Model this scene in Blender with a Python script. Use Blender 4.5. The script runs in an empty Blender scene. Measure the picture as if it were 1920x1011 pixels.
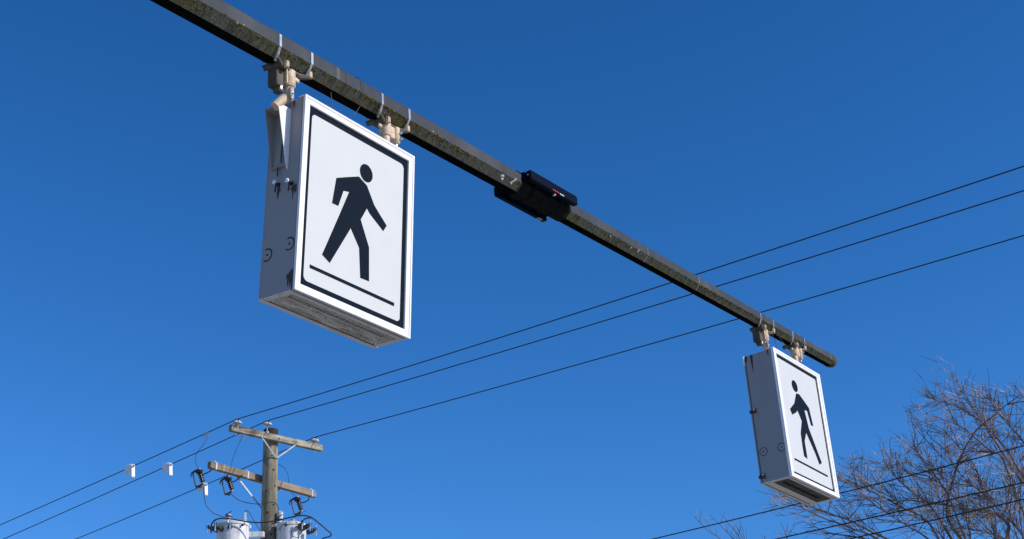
import bpy, math, random
import numpy as np
from mathutils import Vector, Matrix

# ------------------------------------------------------------------ camera
sc = bpy.context.scene
COL = sc.collection
V = Vector
CAM = V((0, 0, 1.6))
FPX = 2773.0                                     # focal length in pixels of the 1920 wide photograph
M = Matrix(((0.9993488, 0.0360815, 0.0),
            (0.0146093, -0.4046331, -0.9143624),
            (-0.0329916, 0.9137670, -0.4048965)))
cam = bpy.data.cameras.new('camera')
cam.sensor_width = 36; cam.lens = FPX / 1920 * 36
cam.clip_start = 0.05; cam.clip_end = 6000
cob = bpy.data.objects.new('camera', cam); COL.objects.link(cob)
cob.matrix_world = Matrix.Translation(CAM) @ M.to_4x4()
sc.camera = cob

# ------------------------------------------------------------------ light
SUN_EL, SUN_AZ = math.radians(33), math.radians(-19)      # azimuth measured from +x towards +y
SDIR = V((math.cos(SUN_AZ) * math.cos(SUN_EL), math.sin(SUN_AZ) * math.cos(SUN_EL), math.sin(SUN_EL)))
SKY_TONE = ((1.82, 0.186), (1.27, 0.556), (1.27, 0.835))
world = bpy.data.worlds.new('World'); sc.world = world; world.use_nodes = True
nt = world.node_tree; nt.nodes.clear()
sky = nt.nodes.new('ShaderNodeTexSky'); sky.sky_type = 'NISHITA'; sky.sun_disc = False
sky.sun_elevation = SUN_EL; sky.sun_rotation = math.atan2(SDIR.x, SDIR.y)
sky.altitude = 100; sky.air_density = 1.0; sky.dust_density = 0.2; sky.ozone_density = 3.0
bg = nt.nodes.new('ShaderNodeBackground'); bg.inputs['Strength'].default_value = 0.12
wo = nt.nodes.new('ShaderNodeOutputWorld')
sep = nt.nodes.new('ShaderNodeSeparateColor'); com = nt.nodes.new('ShaderNodeCombineColor'); nt.links.new(sky.outputs[0], sep.inputs[0])
for i, (pw_, k_) in enumerate(SKY_TONE):                     # deep, saturated winter blue
    a_ = nt.nodes.new('ShaderNodeMath'); a_.operation = 'POWER'; a_.inputs[1].default_value = pw_; nt.links.new(sep.outputs[i], a_.inputs[0])
    m_ = nt.nodes.new('ShaderNodeMath'); m_.operation = 'MULTIPLY'; m_.inputs[1].default_value = k_; nt.links.new(a_.outputs[0], m_.inputs[0])
    nt.links.new(m_.outputs[0], com.inputs[i])
nt.links.new(com.outputs[0], bg.inputs[0]); nt.links.new(bg.outputs[0], wo.inputs[0])
sun = bpy.data.lights.new('sun', 'SUN'); sun.energy = 4.2; sun.angle = math.radians(0.53); sun.color = (1.0, 0.95, 0.88)
so = bpy.data.objects.new('sun', sun); COL.objects.link(so)
so.rotation_euler = SDIR.to_track_quat('Z', 'Y').to_euler()
sc.view_settings.view_transform = 'Standard'; sc.view_settings.look = 'None'
sc.view_settings.exposure = 0.0; sc.view_settings.gamma = 1.0

def ray(x, y):
    d = M @ V(((x - 960) / FPX, -(y - 505.5) / FPX, -1)); return d.normalized()
def at(x, y, dist):
    return CAM + ray(x, y) * dist

# ------------------------------------------------------------------ materials
def mat(name, col, rough=0.6, metal=0.0, spec=0.5):
    m = bpy.data.materials.new(name); m.use_nodes = True
    b = m.node_tree.nodes['Principled BSDF']
    b.inputs['Base Color'].default_value = (*col, 1); b.inputs['Roughness'].default_value = rough
    b.inputs['Metallic'].default_value = metal; b.inputs['Specular IOR Level'].default_value = spec
    return m
def nodes(m): return m.node_tree.nodes, m.node_tree.links, m.node_tree.nodes['Principled BSDF']
def noise(m, scale, detail=6, rough=0.6, stretch=(1, 1, 1), coord='Object', rot=(0, 0, 0)):
    N, L, b = nodes(m)
    tc = N.new('ShaderNodeTexCoord'); mp = N.new('ShaderNodeMapping'); n = N.new('ShaderNodeTexNoise')
    mp.inputs['Scale'].default_value = stretch; mp.inputs['Rotation'].default_value = rot
    n.inputs['Scale'].default_value = scale; n.inputs['Detail'].default_value = detail; n.inputs['Roughness'].default_value = rough
    L.new(tc.outputs[coord], mp.inputs[0]); L.new(mp.outputs[0], n.inputs['Vector']); return n.outputs['Fac']
def ramp(m, fac, stops):
    N, L, b = nodes(m); r = N.new('ShaderNodeValToRGB'); L.new(fac, r.inputs[0])
    e = r.color_ramp.elements
    while len(e) < len(stops): e.new(0.5)
    for i, (p, c) in enumerate(stops):
        e[i].position = p; e[i].color = (*c, 1) if len(c) == 3 else c
    return r.outputs[0]
def mix(m, fac, a, b_):
    N, L, b = nodes(m); x = N.new('ShaderNodeMix'); x.data_type = 'RGBA'
    for sock, v in ((x.inputs[0], fac), (x.inputs[6], a), (x.inputs[7], b_)):
        if hasattr(v, 'links'): L.new(v, sock)
        elif isinstance(v, tuple): sock.default_value = (*v, 1)
        else: sock.default_value = v
    return x.outputs[2]
def bump(m, fac, strength, dist=0.005):
    N, L, b = nodes(m); x = N.new('ShaderNodeBump'); x.inputs['Strength'].default_value = strength
    x.inputs['Distance'].default_value = dist; L.new(fac, x.inputs['Height']); L.new(x.outputs[0], b.inputs['Normal'])
def setc(m, c): N, L, b = nodes(m); L.new(c, b.inputs['Base Color'])

def weathered(name, col, dirt, amount, scale, rough=0.5, metal=0.0, stretch=(1, 1, 1), bmp=0.0, rot=(0, 0, 0), spec=0.5):
    m = mat(name, col, rough, metal, spec)
    f = noise(m, scale, stretch=stretch, rot=rot)
    setc(m, mix(m, ramp(m, f, [(max(0.0, 0.62 - amount), (0, 0, 0)), (0.78, (1, 1, 1))]), col, dirt))
    if bmp: bump(m, f, bmp)
    return m

M_cab = weathered('cabinet_paint', (0.315, 0.30, 0.295), (0.26, 0.24, 0.23), 0.06, 3, 0.5, stretch=(1.0, 0.35, 1.0), bmp=0.03)
M_frame = weathered('frame_paint', (0.88, 0.86, 0.82), (0.72, 0.70, 0.65), 0.08, 14, 0.4)
M_panel = weathered('sign_face', (0.63, 0.625, 0.575), (0.60, 0.595, 0.55), 0.2, 3, 0.35, spec=0.4)
M_art = weathered('sign_black', (0.005, 0.011, 0.021), (0.010, 0.014, 0.023), 0.2, 5, 0.6, spec=0.04)
M_under = mat('underside_paint', (0.42, 0.40, 0.37), 0.7)
f1 = noise(M_under, 11, 8, 0.7, (0.6, 1, 2.5)); f2 = noise(M_under, 60, 5, 0.6)
c = mix(M_under, ramp(M_under, f1, [(0.40, (0, 0, 0)), (0.62, (1, 1, 1))]), (0.66, 0.62, 0.56), (0.30, 0.28, 0.24))
c = mix(M_under, ramp(M_under, f2, [(0.58, (0, 0, 0)), (0.66, (1, 1, 1))]), c, (0.05, 0.045, 0.04)); setc(M_under, c)
M_under2 = weathered('underside_dark', (0.085, 0.082, 0.075), (0.025, 0.024, 0.022), 0.2, 12, 0.85, stretch=(0.8, 1, 2))  # dark mottled tone for the farther sign's vent plate
M_rim = weathered('underside_rim_paint', (0.70, 0.66, 0.60), (0.40, 0.37, 0.33), 0.12, 14, 0.6, stretch=(1, 2, 2))
M_dark = mat('dark_gap', (0.012, 0.012, 0.014), 0.8)
M_stain = weathered('rust_stain', (0.06, 0.045, 0.042), (0.12, 0.045, 0.025), 0.1, 60, 0.8)
M_tan = weathered('tan_paint', (0.66, 0.50, 0.33), (0.26, 0.19, 0.12), 0.16, 30, 0.55, bmp=0.15)
M_tan_grime_shade = weathered('tan_paint_grimy_shaded', (0.11, 0.095, 0.07), (0.03, 0.03, 0.02), 0.28, 18, 0.75, bmp=0.2)  # grimy tan, darkened further so shade under the arm is in the colour
M_galv = weathered('galvanised_steel', (0.62, 0.64, 0.66), (0.36, 0.36, 0.36), 0.15, 20, 0.32, metal=0.85)
M_galvdull = weathered('dull_steel', (0.36, 0.35, 0.33), (0.16, 0.14, 0.12), 0.2, 30, 0.55, metal=0.4)
M_arm = weathered('arm_paint', (0.045, 0.053, 0.062), (0.034, 0.036, 0.038), 0.22, 5, 0.65, stretch=(2.5, 0.5, 0.5), bmp=0.03, spec=0.2)
_g = noise(M_arm, 1.3, 6, 0.6, (1, 0.4, 0.4)); _N, _L, _b = nodes(M_arm); _c = _b.inputs['Base Color'].links[0].from_socket
setc(M_arm, mix(M_arm, ramp(M_arm, _g, [(0.48, (0, 0, 0)), (0.66, (0.55, 0.55, 0.55))]), _c, (0.10, 0.105, 0.105)))
M_black = weathered('black_plastic', (0.0008, 0.004, 0.013), (0.002, 0.006, 0.015), 0.2, 12, 0.6, spec=0.05)
M_strapmark = mat('strap_ghost', (0.075, 0.068, 0.062), 0.7)
M_wire = mat('wire_black', (0.014, 0.015, 0.018), 0.65)
M_wirethin = mat('copper_lead', (0.03, 0.035, 0.035), 0.6)
M_brace = weathered('brace_steel', (0.40, 0.42, 0.44), (0.24, 0.23, 0.22), 0.2, 12, 0.55, metal=0.3)
M_porc = weathered('porcelain', (0.58, 0.60, 0.63), (0.42, 0.43, 0.45), 0.2, 20, 0.18)
M_porcd = mat('dark_polymer', (0.018, 0.014, 0.016), 0.3)
M_tank = weathered('transformer_paint', (0.70, 0.70, 0.69), (0.36, 0.32, 0.28), 0.12, 9, 0.45, stretch=(2, 2, 0.5))
M_white = weathered('white_plastic', (0.78, 0.80, 0.80), (0.60, 0.61, 0.60), 0.1, 16, 0.4)
M_wrap_shade = weathered('black_wrap_and_shade', (0.006, 0.007, 0.006), (0.02, 0.022, 0.012), 0.15, 22, 0.95, bmp=0.5, spec=0.1)  # black wrap, with the front bar's cast shadow put into its colour
M_red = mat('red_print', (0.45, 0.02, 0.03), 0.5)

# mossy facets of the arm
M_moss = mat('mossy_paint', (0.08, 0.08, 0.05), 0.95, spec=0.2)
fa = noise(M_moss, 24, 8, 0.7, (1.7, 0.5, 0.5)); fb = noise(M_moss, 5, 5, 0.6, (0.9, 2, 2)); fc = noise(M_moss, 95, 5, 0.6)
c = mix(M_moss, ramp(M_moss, fa, [(0.40, (0, 0, 0)), (0.62, (1, 1, 1))]), (0.135, 0.14, 0.10), (0.026, 0.028, 0.012))
c = mix(M_moss, ramp(M_moss, fb, [(0.46, (0, 0, 0)), (0.64, (1, 1, 1))]), c, (0.095, 0.085, 0.03))
fd = noise(M_moss, 1.1, 3, 0.5, (1, 0.3, 0.3)); c = mix(M_moss, ramp(M_moss, fd, [(0.45, (0, 0, 0)), (0.60, (0.65, 0.65, 0.65))]), c, (0.10, 0.10, 0.092))
c = mix(M_moss, ramp(M_moss, fc, [(0.63, (0, 0, 0)), (0.72, (1, 1, 1))]), c, (0.34, 0.33, 0.27)); setc(M_moss, c)
bump(M_moss, fa, 1.0, 0.02)
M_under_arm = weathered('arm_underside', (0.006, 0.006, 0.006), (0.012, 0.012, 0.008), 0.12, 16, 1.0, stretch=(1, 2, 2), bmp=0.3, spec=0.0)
M_tuft = weathered('moss_tuft', (0.15, 0.115, 0.032), (0.055, 0.055, 0.018), 0.25, 22, 1.0, spec=0.1)
M_lichen = weathered('lichen_white', (0.62, 0.63, 0.58), (0.35, 0.35, 0.28), 0.15, 90, 0.95, bmp=0.5)

def wood(name, a, b, c3, scale, stretch, rot=(0, 0, 0)):
    m = mat(name, a, 0.85, spec=0.2)
    f = noise(m, scale, 8, 0.65, stretch, rot=rot); g = noise(m, scale * 0.25, 5, 0.6, stretch, rot=rot); h = noise(m, 4.0, 4, 0.5, (1, 1, 0.6), rot=rot)
    cc = mix(m, ramp(m, f, [(0.36, (0, 0, 0)), (0.62, (1, 1, 1))]), a, b)
    cc = mix(m, ramp(m, g, [(0.47, (0, 0, 0)), (0.62, (1, 1, 1))]), cc, c3)
    cc = mix(m, ramp(m, h, [(0.50, (0, 0, 0)), (0.66, (0.7, 0.7, 0.7))]), cc, c3)
    setc(m, cc); bump(m, f, 0.6, 0.01); return m
M_pole = wood('pole_wood', (0.41, 0.40, 0.30), (0.25, 0.225, 0.155), (0.10, 0.08, 0.055), 11, (1, 1, 0.10))
M_poletop = wood('pole_wood_dark', (0.09, 0.07, 0.05), (0.05, 0.04, 0.03), (0.03, 0.025, 0.02), 22, (1, 1, 0.06))
M_xarm_old = wood('weathered_crossarm_wood', (0.44, 0.41, 0.31), (0.22, 0.185, 0.14), (0.085, 0.06, 0.045), 16, (0.16, 1, 1))
M_xarm = wood('brown_crossarm_wood', (0.34, 0.265, 0.185), (0.24, 0.18, 0.12), (0.19, 0.145, 0.095), 16, (0.12, 1, 1))
M_bark = mat('bark', (0.15, 0.12, 0.10), 0.85, spec=0.25)
f = noise(M_bark, 2.2, 4, 0.6); g = noise(M_bark, 40, 4, 0.6)
c = mix(M_bark, ramp(M_bark, f, [(0.40, (0, 0, 0)), (0.60, (1, 1, 1))]), (0.075, 0.055, 0.05), (0.20, 0.145, 0.12))
c = mix(M_bark, ramp(M_bark, g, [(0.5, (0, 0, 0)), (0.7, (1, 1, 1))]), c, (0.24, 0.19, 0.16)); setc(M_bark, c)
M_bark2 = mat('twig_bark', (0.10, 0.07, 0.07), 0.6)
f = noise(M_bark2, 3.5, 5, 0.65)
setc(M_bark2, ramp(M_bark2, f, [(0.38, (0.05, 0.035, 0.035)), (0.50, (0.16, 0.11, 0.09)), (0.62, (0.48, 0.36, 0.28))]))

def ground_mat(name, a, b, scale, rough=0.95):
    m = mat(name, a, rough, spec=0.2); f = noise(m, scale, 10, 0.7); g = noise(m, scale * 30, 6, 0.7)
    cc = mix(m, ramp(m, f, [(0.35, (0, 0, 0)), (0.65, (1, 1, 1))]), a, b)
    cc = mix(m, ramp(m, g, [(0.4, (0, 0, 0)), (0.8, (0.5, 0.5, 0.5))]), cc, b); setc(m, cc); bump(m, g, 0.4, 0.01); return m
M_ground = ground_mat('winter_grass', (0.24, 0.24, 0.12), (0.33, 0.28, 0.17), 0.35)
M_road = ground_mat('asphalt', (0.15, 0.148, 0.145), (0.20, 0.195, 0.19), 0.5)
M_walk = ground_mat('concrete', (0.55, 0.53, 0.49), (0.46, 0.44, 0.40), 0.8)
M_mark = ground_mat('road_paint', (0.75, 0.75, 0.72), (0.55, 0.55, 0.52), 2.0, 0.6)

# ------------------------------------------------------------------ mesh helpers
class MB:
    def __init__(s): s.v = []; s.f = []; s.mi = []
    def add(s, vs, fs, mi=0):
        o = len(s.v); s.v += [tuple(p) for p in vs]
        s.f += [tuple(i + o for i in f) for f in fs]; s.mi += [mi] * len(fs); return s
    def box(s, c, sx, sy, sz, X=V((1, 0, 0)), Y=V((0, 1, 0)), Z=V((0, 0, 1)), mi=0, bev=0.0):
        c = V(c); hx, hy, hz = sx / 2, sy / 2, sz / 2
        if bev <= 0:
            vs = [c + X * a * hx + Y * b * hy + Z * d * hz for a in (-1, 1) for b in (-1, 1) for d in (-1, 1)]
            return s.add(vs, [(0, 1, 3, 2), (4, 6, 7, 5), (0, 4, 5, 1), (2, 3, 7, 6), (0, 2, 6, 4), (1, 5, 7, 3)], mi)
        # chamfered box: three vertices at each corner
        vs = []; idx = {}
        for a in (-1, 1):
            for b in (-1, 1):
                for d in (-1, 1):
                    for k in range(3):
                        ex, ey, ez = hx - (bev if k != 0 else 0), hy - (bev if k != 1 else 0), hz - (bev if k != 2 else 0)
                        idx[(a, b, d, k)] = len(vs); vs.append(c + X * a * ex + Y * b * ey + Z * d * ez)
        fs = []
        for sg in (-1, 1):
            q = [(-1, -1), (1, -1), (1, 1), (-1, 1)]
            fs.append([idx[(sg, b, d, 0)] for b, d in q]); fs.append([idx[(a, sg, d, 1)] for a, d in q]); fs.append([idx[(a, b, sg, 2)] for a, b in q])
        for a in (-1, 1):
            for b in (-1, 1):
                fs.append([idx[(a, b, -1, 0)], idx[(a, b, 1, 0)], idx[(a, b, 1, 1)], idx[(a, b, -1, 1)]])
                fs.append([idx[(a, -1, b, 0)], idx[(a, 1, b, 0)], idx[(a, 1, b, 2)], idx[(a, -1, b, 2)]])
                fs.append([idx[(-1, a, b, 1)], idx[(1, a, b, 1)], idx[(1, a, b, 2)], idx[(-1, a, b, 2)]])
                for d in (-1, 1): fs.append([idx[(a, b, d, k)] for k in range(3)])
        return s.add(vs, fs, mi)
    def tube(s, pts, rad, sides=8, caps=True, mi=0, flat=1.0):
        pts = [V(p) for p in pts]; n = len(pts)
        if not hasattr(rad, '__len__'): rad = [rad] * n
        vs = []; prev = None
        for i, p in enumerate(pts):
            t = (pts[min(i + 1, n - 1)] - pts[max(i - 1, 0)])
            t = t.normalized() if t.length > 1e-9 else V((0, 0, 1))
            if prev is None:
                u = t.cross(V((0, 0, 1)));
                if u.length < 0.05: u = t.cross(V((1, 0, 0)))
                u.normalize()
            else:
                u = prev - t * prev.dot(t)
                u = u.normalized() if u.length > 1e-6 else t.orthogonal().normalized()
            w = t.cross(u); prev = u
            for k in range(sides):
                a = 2 * math.pi * k / sides
                vs.append(p + (u * math.cos(a) + w * math.sin(a) * flat) * rad[i])
        fs = [(i * sides + k, i * sides + (k + 1) % sides, (i + 1) * sides + (k + 1) % sides, (i + 1) * sides + k)
              for i in range(n - 1) for k in range(sides)]
        if caps: fs += [tuple(range(sides))[::-1], tuple((n - 1) * sides + k for k in range(sides))]
        return s.add(vs, fs, mi)
    def lathe(s, c, prof, sides=20, Z=V((0, 0, 1)), mi=0):
        c = V(c); u = Z.orthogonal().normalized(); w = Z.cross(u)
        vs = [c + Z * h + (u * math.cos(2 * math.pi * k / sides) + w * math.sin(2 * math.pi * k / sides)) * r for r, h in prof for k in range(sides)]
        n = len(prof)
        fs = [(i * sides + k, i * sides + (k + 1) % sides, (i + 1) * sides + (k + 1) % sides, (i + 1) * sides + k) for i in range(n - 1) for k in range(sides)]
        fs += [tuple(range(sides))[::-1], tuple((n - 1) * sides + k for k in range(sides))]
        return s.add(vs, fs, mi)
    def prism(s, poly, z0, z1, f=lambda x, y, z: V((x, y, z)), mi=0):
        n = len(poly); vs = [f(x, y, z0) for x, y in poly] + [f(x, y, z1) for x, y in poly]
        fs = [tuple(range(n))[::-1], tuple(range(n, 2 * n))] + [(i, (i + 1) % n, n + (i + 1) % n, n + i) for i in range(n)]
        return s.add(vs, fs, mi)
    def build(s, name, mats, parent=None, smooth=False, loc=None, matrix=None):
        me = bpy.data.meshes.new(name); v = s.v
        if loc is not None: lo = V(loc); v = [tuple(V(p) - lo) for p in v]
        me.from_pydata(v, [], s.f); me.update()
        for m in (mats if isinstance(mats, (list, tuple)) else [mats]): me.materials.append(m)
        me.polygons.foreach_set('material_index', s.mi)
        if smooth: me.polygons.foreach_set('use_smooth', [True] * len(s.f))
        import bmesh
        if len(s.f) < 30000:
            b = bmesh.new(); b.from_mesh(me); bmesh.ops.recalc_face_normals(b, faces=b.faces)
            b.to_mesh(me); b.free()
        if smooth:
            me.set_sharp_from_angle(angle=math.radians(40))
        o = bpy.data.objects.new(name, me); COL.objects.link(o)
        if loc is not None: o.location = loc
        if matrix is not None: o.matrix_world = matrix
        if parent is not None: o.parent = parent
        return o
def tag(o, label=None, cat=None, group=None, kind=None):
    for k, v in (('label', label), ('category', cat), ('group', group), ('kind', kind)):
        if v: o[k] = v
    return o
def empty(name, mw=None, loc=None):
    o = bpy.data.objects.new(name, None); o.empty_display_size = 0.2; COL.objects.link(o)
    if mw is not None: o.matrix_world = mw
    if loc is not None: o.location = loc
    return o
def spline(P, n=6):
    """Catmull-Rom through the points"""
    P = [V(p) for p in P]; out = []
    for i in range(len(P) - 1):
        p0, p1, p2, p3 = P[max(i - 1, 0)], P[i], P[i + 1], P[min(i + 2, len(P) - 1)]
        for k in range(n):
            t = k / n
            out.append(0.5 * ((2 * p1) + (p2 - p0) * t + (2 * p0 - 5 * p1 + 4 * p2 - p3) * t * t + (3 * p1 - p0 - 3 * p2 + p3) * t ** 3))
    out.append(P[-1]); return out

# ------------------------------------------------------------------ frames of reference
A0 = V((-0.92269, 7.40089, 6.05633)); A1 = V((2.31425, 12.22336, 6.33204))
AX = (A1 - A0).normalized(); AN = AX.cross(V((0, 0, 1))).normalized(); AZ = AN.cross(AX)
LSEP = (A1 - A0).length
def arm(t, n=0.0, z=0.0): return A0 + AX * t + AN * n + AZ * z
def arm_r(t): return 0.0845 - 0.0034 * t                 # apothem of the octagon
OCT = 1 / math.cos(math.pi / 8)
HX = V((AX.x, AX.y, 0)).normalized(); HN = V((AN.x, AN.y, 0)).normalized()

# ------------------------------------------------------------------ ground, road, pavements
def sheet(name, m, c, lx, ly, z, kind='structure', thick=0.0):
    b = MB()
    if thick: b.box(V((c.x, c.y, z - thick / 2)), lx, ly, thick, HN, HX)
    else:
        vs = [V((c.x, c.y, z)) + HN * a * lx / 2 + HX * d * ly / 2 for a, d in ((-1, -1), (1, -1), (1, 1), (-1, 1))]
        b.add(vs, [(0, 1, 2, 3)])
    o = b.build(name, m); tag(o, kind=kind); return o
G0 = V((A0.x, A0.y, 0))
sheet('ground', M_ground, G0, 5000, 5000, 0.0)
sheet('road', M_road, G0 + HX * 3.2, 400, 12.6, 0.004)
sheet('pavement', M_walk, G0 + HX * -4.6, 400, 2.8, 0.13, thick=0.13)
sheet('pavement', M_walk, G0 + HX * 11.0, 400, 2.8, 0.13, thick=0.13)
mk = MB()
for k in range(10):
    c0 = G0 + HX * (-2.4 + k * 1.25) + HN * 0.4
    vs = [V((c0.x, c0.y, 0.009)) + HN * a * 1.5 + HX * d * 0.3 for a, d in ((-1, -1), (1, -1), (1, 1), (-1, 1))]
    mk.add(vs, [(0, 1, 2, 3)])
tag(mk.build('road_marking', M_mark), kind='structure')

# ------------------------------------------------------------------ mast arm
mast = empty('mast_arm', loc=G0 + HX * -5.2)
tag(mast, 'long dark grey octagonal mast arm overhead with moss and lichen along it', 'mast arm')
def ringpts(c, r, n, z): return [c + (n * math.cos(math.radians(22.5 + 45 * k)) + z * math.sin(math.radians(22.5 + 45 * k))) * r * OCT for k in range(8)]
b = MB(); T0, T1 = -3.6, 7.02
ts = [T0 + (T1 - T0) * i / 60 for i in range(61)]
rings = [ringpts(arm(t), arm_r(t), AN, AZ) for t in ts]
vs = [p for r in rings for p in r]
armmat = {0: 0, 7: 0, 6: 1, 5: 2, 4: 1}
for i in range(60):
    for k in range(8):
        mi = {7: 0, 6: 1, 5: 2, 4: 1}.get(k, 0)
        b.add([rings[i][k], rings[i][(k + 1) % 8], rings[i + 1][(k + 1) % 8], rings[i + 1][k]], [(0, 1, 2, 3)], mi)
def parent_keep(o, p):
    bpy.context.view_layer.update(); o.parent = p; o.matrix_parent_inverse = p.matrix_world.inverted(); return o
ARM_B = b
# texture coordinates of the arm follow its own axis
R_arm = Matrix((AX, AN, AZ)).transposed().to_4x4()
def to_axes(o, mw):
    o.data.transform(mw.inverted()); o.matrix_world = mw; return o
MWA = Matrix.Translation(A0) @ R_arm
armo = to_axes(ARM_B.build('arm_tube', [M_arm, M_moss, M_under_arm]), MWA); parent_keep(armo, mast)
# elbow and upright, left of the picture
b = MB(); P = arm(T0); el = []
for i in range(13):
    a = math.pi / 2 * i / 12; el.append(P + (-AX) * 1.2 * math.sin(a) + V((0, 0, -1)) * 1.2 * (1 - math.cos(a)))
for z in (3.5, 1.5, 0.30): el.append(V((el[12].x, el[12].y, z)))
b.tube(el, [arm_r(T0) * OCT + 0.0018 * i for i in range(13)] + [0.125, 0.14, 0.15], 8)
parent_keep(b.build('upright', M_arm), mast)
b = MB(); b.box(V((el[-1].x, el[-1].y, 0.28)), 0.42, 0.42, 0.04, HX, HN, bev=0.01); b.lathe(V((el[-1].x, el[-1].y, 0.13)), [(0.3, 0), (0.3, 0.13), (0.27, 0.14)], 24)
parent_keep(b.build('base_plate', M_galvdull), mast)
# end cap
b = MB(); r = arm_r(T1)
b.lathe(arm(T1 - 0.05), [(r * 1.03, 0), (r * 1.085, 0.004), (r * 1.085, 0.05), (r * 1.0, 0.075), (r * 0.6, 0.092), (0.0, 0.097)], 24, AX)
parent_keep(b.build('end_cap', M_moss, smooth=True), mast)
# old strap marks, rings
for t, w, mm in ((-0.17, 0.03, M_strapmark), (-0.10, 0.012, M_arm), (3.40, 0.006, M_galv), (4.235, 0.008, M_galv), (6.02, 0.007, M_galv), (6.90, 0.006, M_galv)):
    b = MB(); r0 = arm_r(t) + 0.0012; A_ = ringpts(arm(t - w / 2), r0, AN, AZ); B_ = ringpts(arm(t + w / 2), r0, AN, AZ)
    for k in (7, 6, 0):
        b.add([A_[k], A_[(k + 1) % 8], B_[(k + 1) % 8], B_[k]], [(0, 1, 2, 3)])
    parent_keep(b.build('strap_mark', mm), mast)
# moss tufts
rnd = random.Random(5)
def blob(b, p, r, U, W, N_, h=0.6, mi=0, rg=rnd):
    vs = [p + (U * math.cos(a) + W * math.sin(a)) * r * rg.uniform(0.7, 1.25) for a in [math.pi * 2 * k / 6 + rg.uniform(-.3, .3) for k in range(6)]]
    vs += [p + N_ * r * h + (U * rg.uniform(-1, 1) + W * rg.uniform(-1, 1)) * r * 0.25]
    b.add(vs, [(k, (k + 1) % 6, 6) for k in range(6)], mi)
b = MB()
D1 = (AN - AZ).normalized(); E1 = (AN + AZ).normalized()     # normal of the lower front facet and its up direction
for i in range(5200):
    t = rnd.uniform(-3.2, 6.95)
    if 1.69 < t < 2.31: continue
    dens = 0.5 + 0.5 * math.sin(t * 5.1 + 1.3 * math.sin(t * 1.7)) * math.sin(t * 2.3 + 1)
    dens *= 0.35 + 0.65 * (math.sin(t * 1.31 + 0.6) > -0.35) 
    if rnd.random() > 0.10 + 0.90 * dens ** 1.4: continue
    r = arm_r(t); half = r * math.tan(math.pi / 8)
    q = 1 - abs(rnd.gauss(0, 0.42)) if rnd.random() < 0.75 else rnd.uniform(-1, 1)
    if q < -1: continue
    q = min(q, 1.0); s_ = rnd.choice((0.003, 0.004, 0.006, 0.008)) * (1.2 if q > 0.6 else 0.9)
    blob(b, arm(t) + D1 * (r - 0.001) + E1 * q * half, s_, AX, E1, (D1 + E1 * 0.4 * (q > 0.7)).normalized(), 0.8)
parent_keep(to_axes(tag(b.build('moss', M_tuft), kind='stuff'), MWA), mast)
b = MB()
def lichen(t, q, r_, facet=1):
    r = arm_r(t); half = r * math.tan(math.pi / 8)
    if facet: p = arm(t) + D1 * (r - 0.001) + E1 * q * half; N_, W_ = D1, E1
    else: p = arm(t) + AN * (r - 0.001) + AZ * q * half; N_, W_ = AN, AZ
    for k in range(9):
        a = rnd.uniform(0, 6.28); rr = r_ * rnd.uniform(0.2, 0.8)
        blob(b, p + (AX * math.cos(a) + W_ * math.sin(a)) * rr, r_ * 0.42, AX, W_, N_, 0.35)
for t, q, r_ in ((-1.27, 1.0, .014), (-1.22, .75, .007), (-0.97, .8, .015), (-0.93, .95, .008), (1.49, .35, .030), (1.61, .45, .027), (1.53, -.25, .007),
                 (0.85, .85, .008), (2.62, .9, .007), (2.70, .8, .008), (2.86, .5, .016), (2.88, .2, .009), (3.08, .7, .008), (3.16, .5, .014), (3.26, .6, .017), (3.52, -.5, .009), (4.3, .3, .007), (4.6, .7, .01), (4.75, .4, .008), (5.0, .8, .009)):
    lichen(t, q, r_)
lichen(0.72, -.6, .011, 0); lichen(0.80, -.7, .008, 0); lichen(-2.2, -.2, .012, 0)
for k in range(45): lichen(rnd.uniform(-3, 6.9), rnd.uniform(-.6, 1), rnd.uniform(.003, .006))
parent_keep(tag(b.build('lichen', M_lichen), kind='stuff'), mast)
# loose tie wires
parent_keep(MB().tube(spline([arm(0.02, 0.0, 0.093), arm(0.03, 0.085, 0.05), arm(0.04, 0.10, -0.02), arm(0.04, 0.09, -0.08), arm(0.03, 0.06, -0.14), arm(0.0, 0.05, -0.19)]), 0.0022, 5).build('tie_wire', M_strapmark), mast)
parent_keep(MB().tube(spline([arm(-0.16, 0.02, -0.085), arm(-0.155, 0.02, -0.12), arm(-0.15, 0.03, -0.20)]), 0.002, 5).build('tie_wire', M_strapmark), mast)
parent_keep(MB().tube(spline([arm(5.66, 0.02, -0.06), arm(5.68, 0.03, -0.12), arm(5.70, 0.04, -0.21)]), 0.0025, 5).build('tie_wire', M_strapmark), mast)
parent_keep(MB().tube(spline([arm(5.80, 0.02, -0.06), arm(5.86, 0.03, -0.10), arm(5.92, 0.04, -0.15)]), 0.0025, 5).build('tie_wire', M_strapmark), mast)

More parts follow.
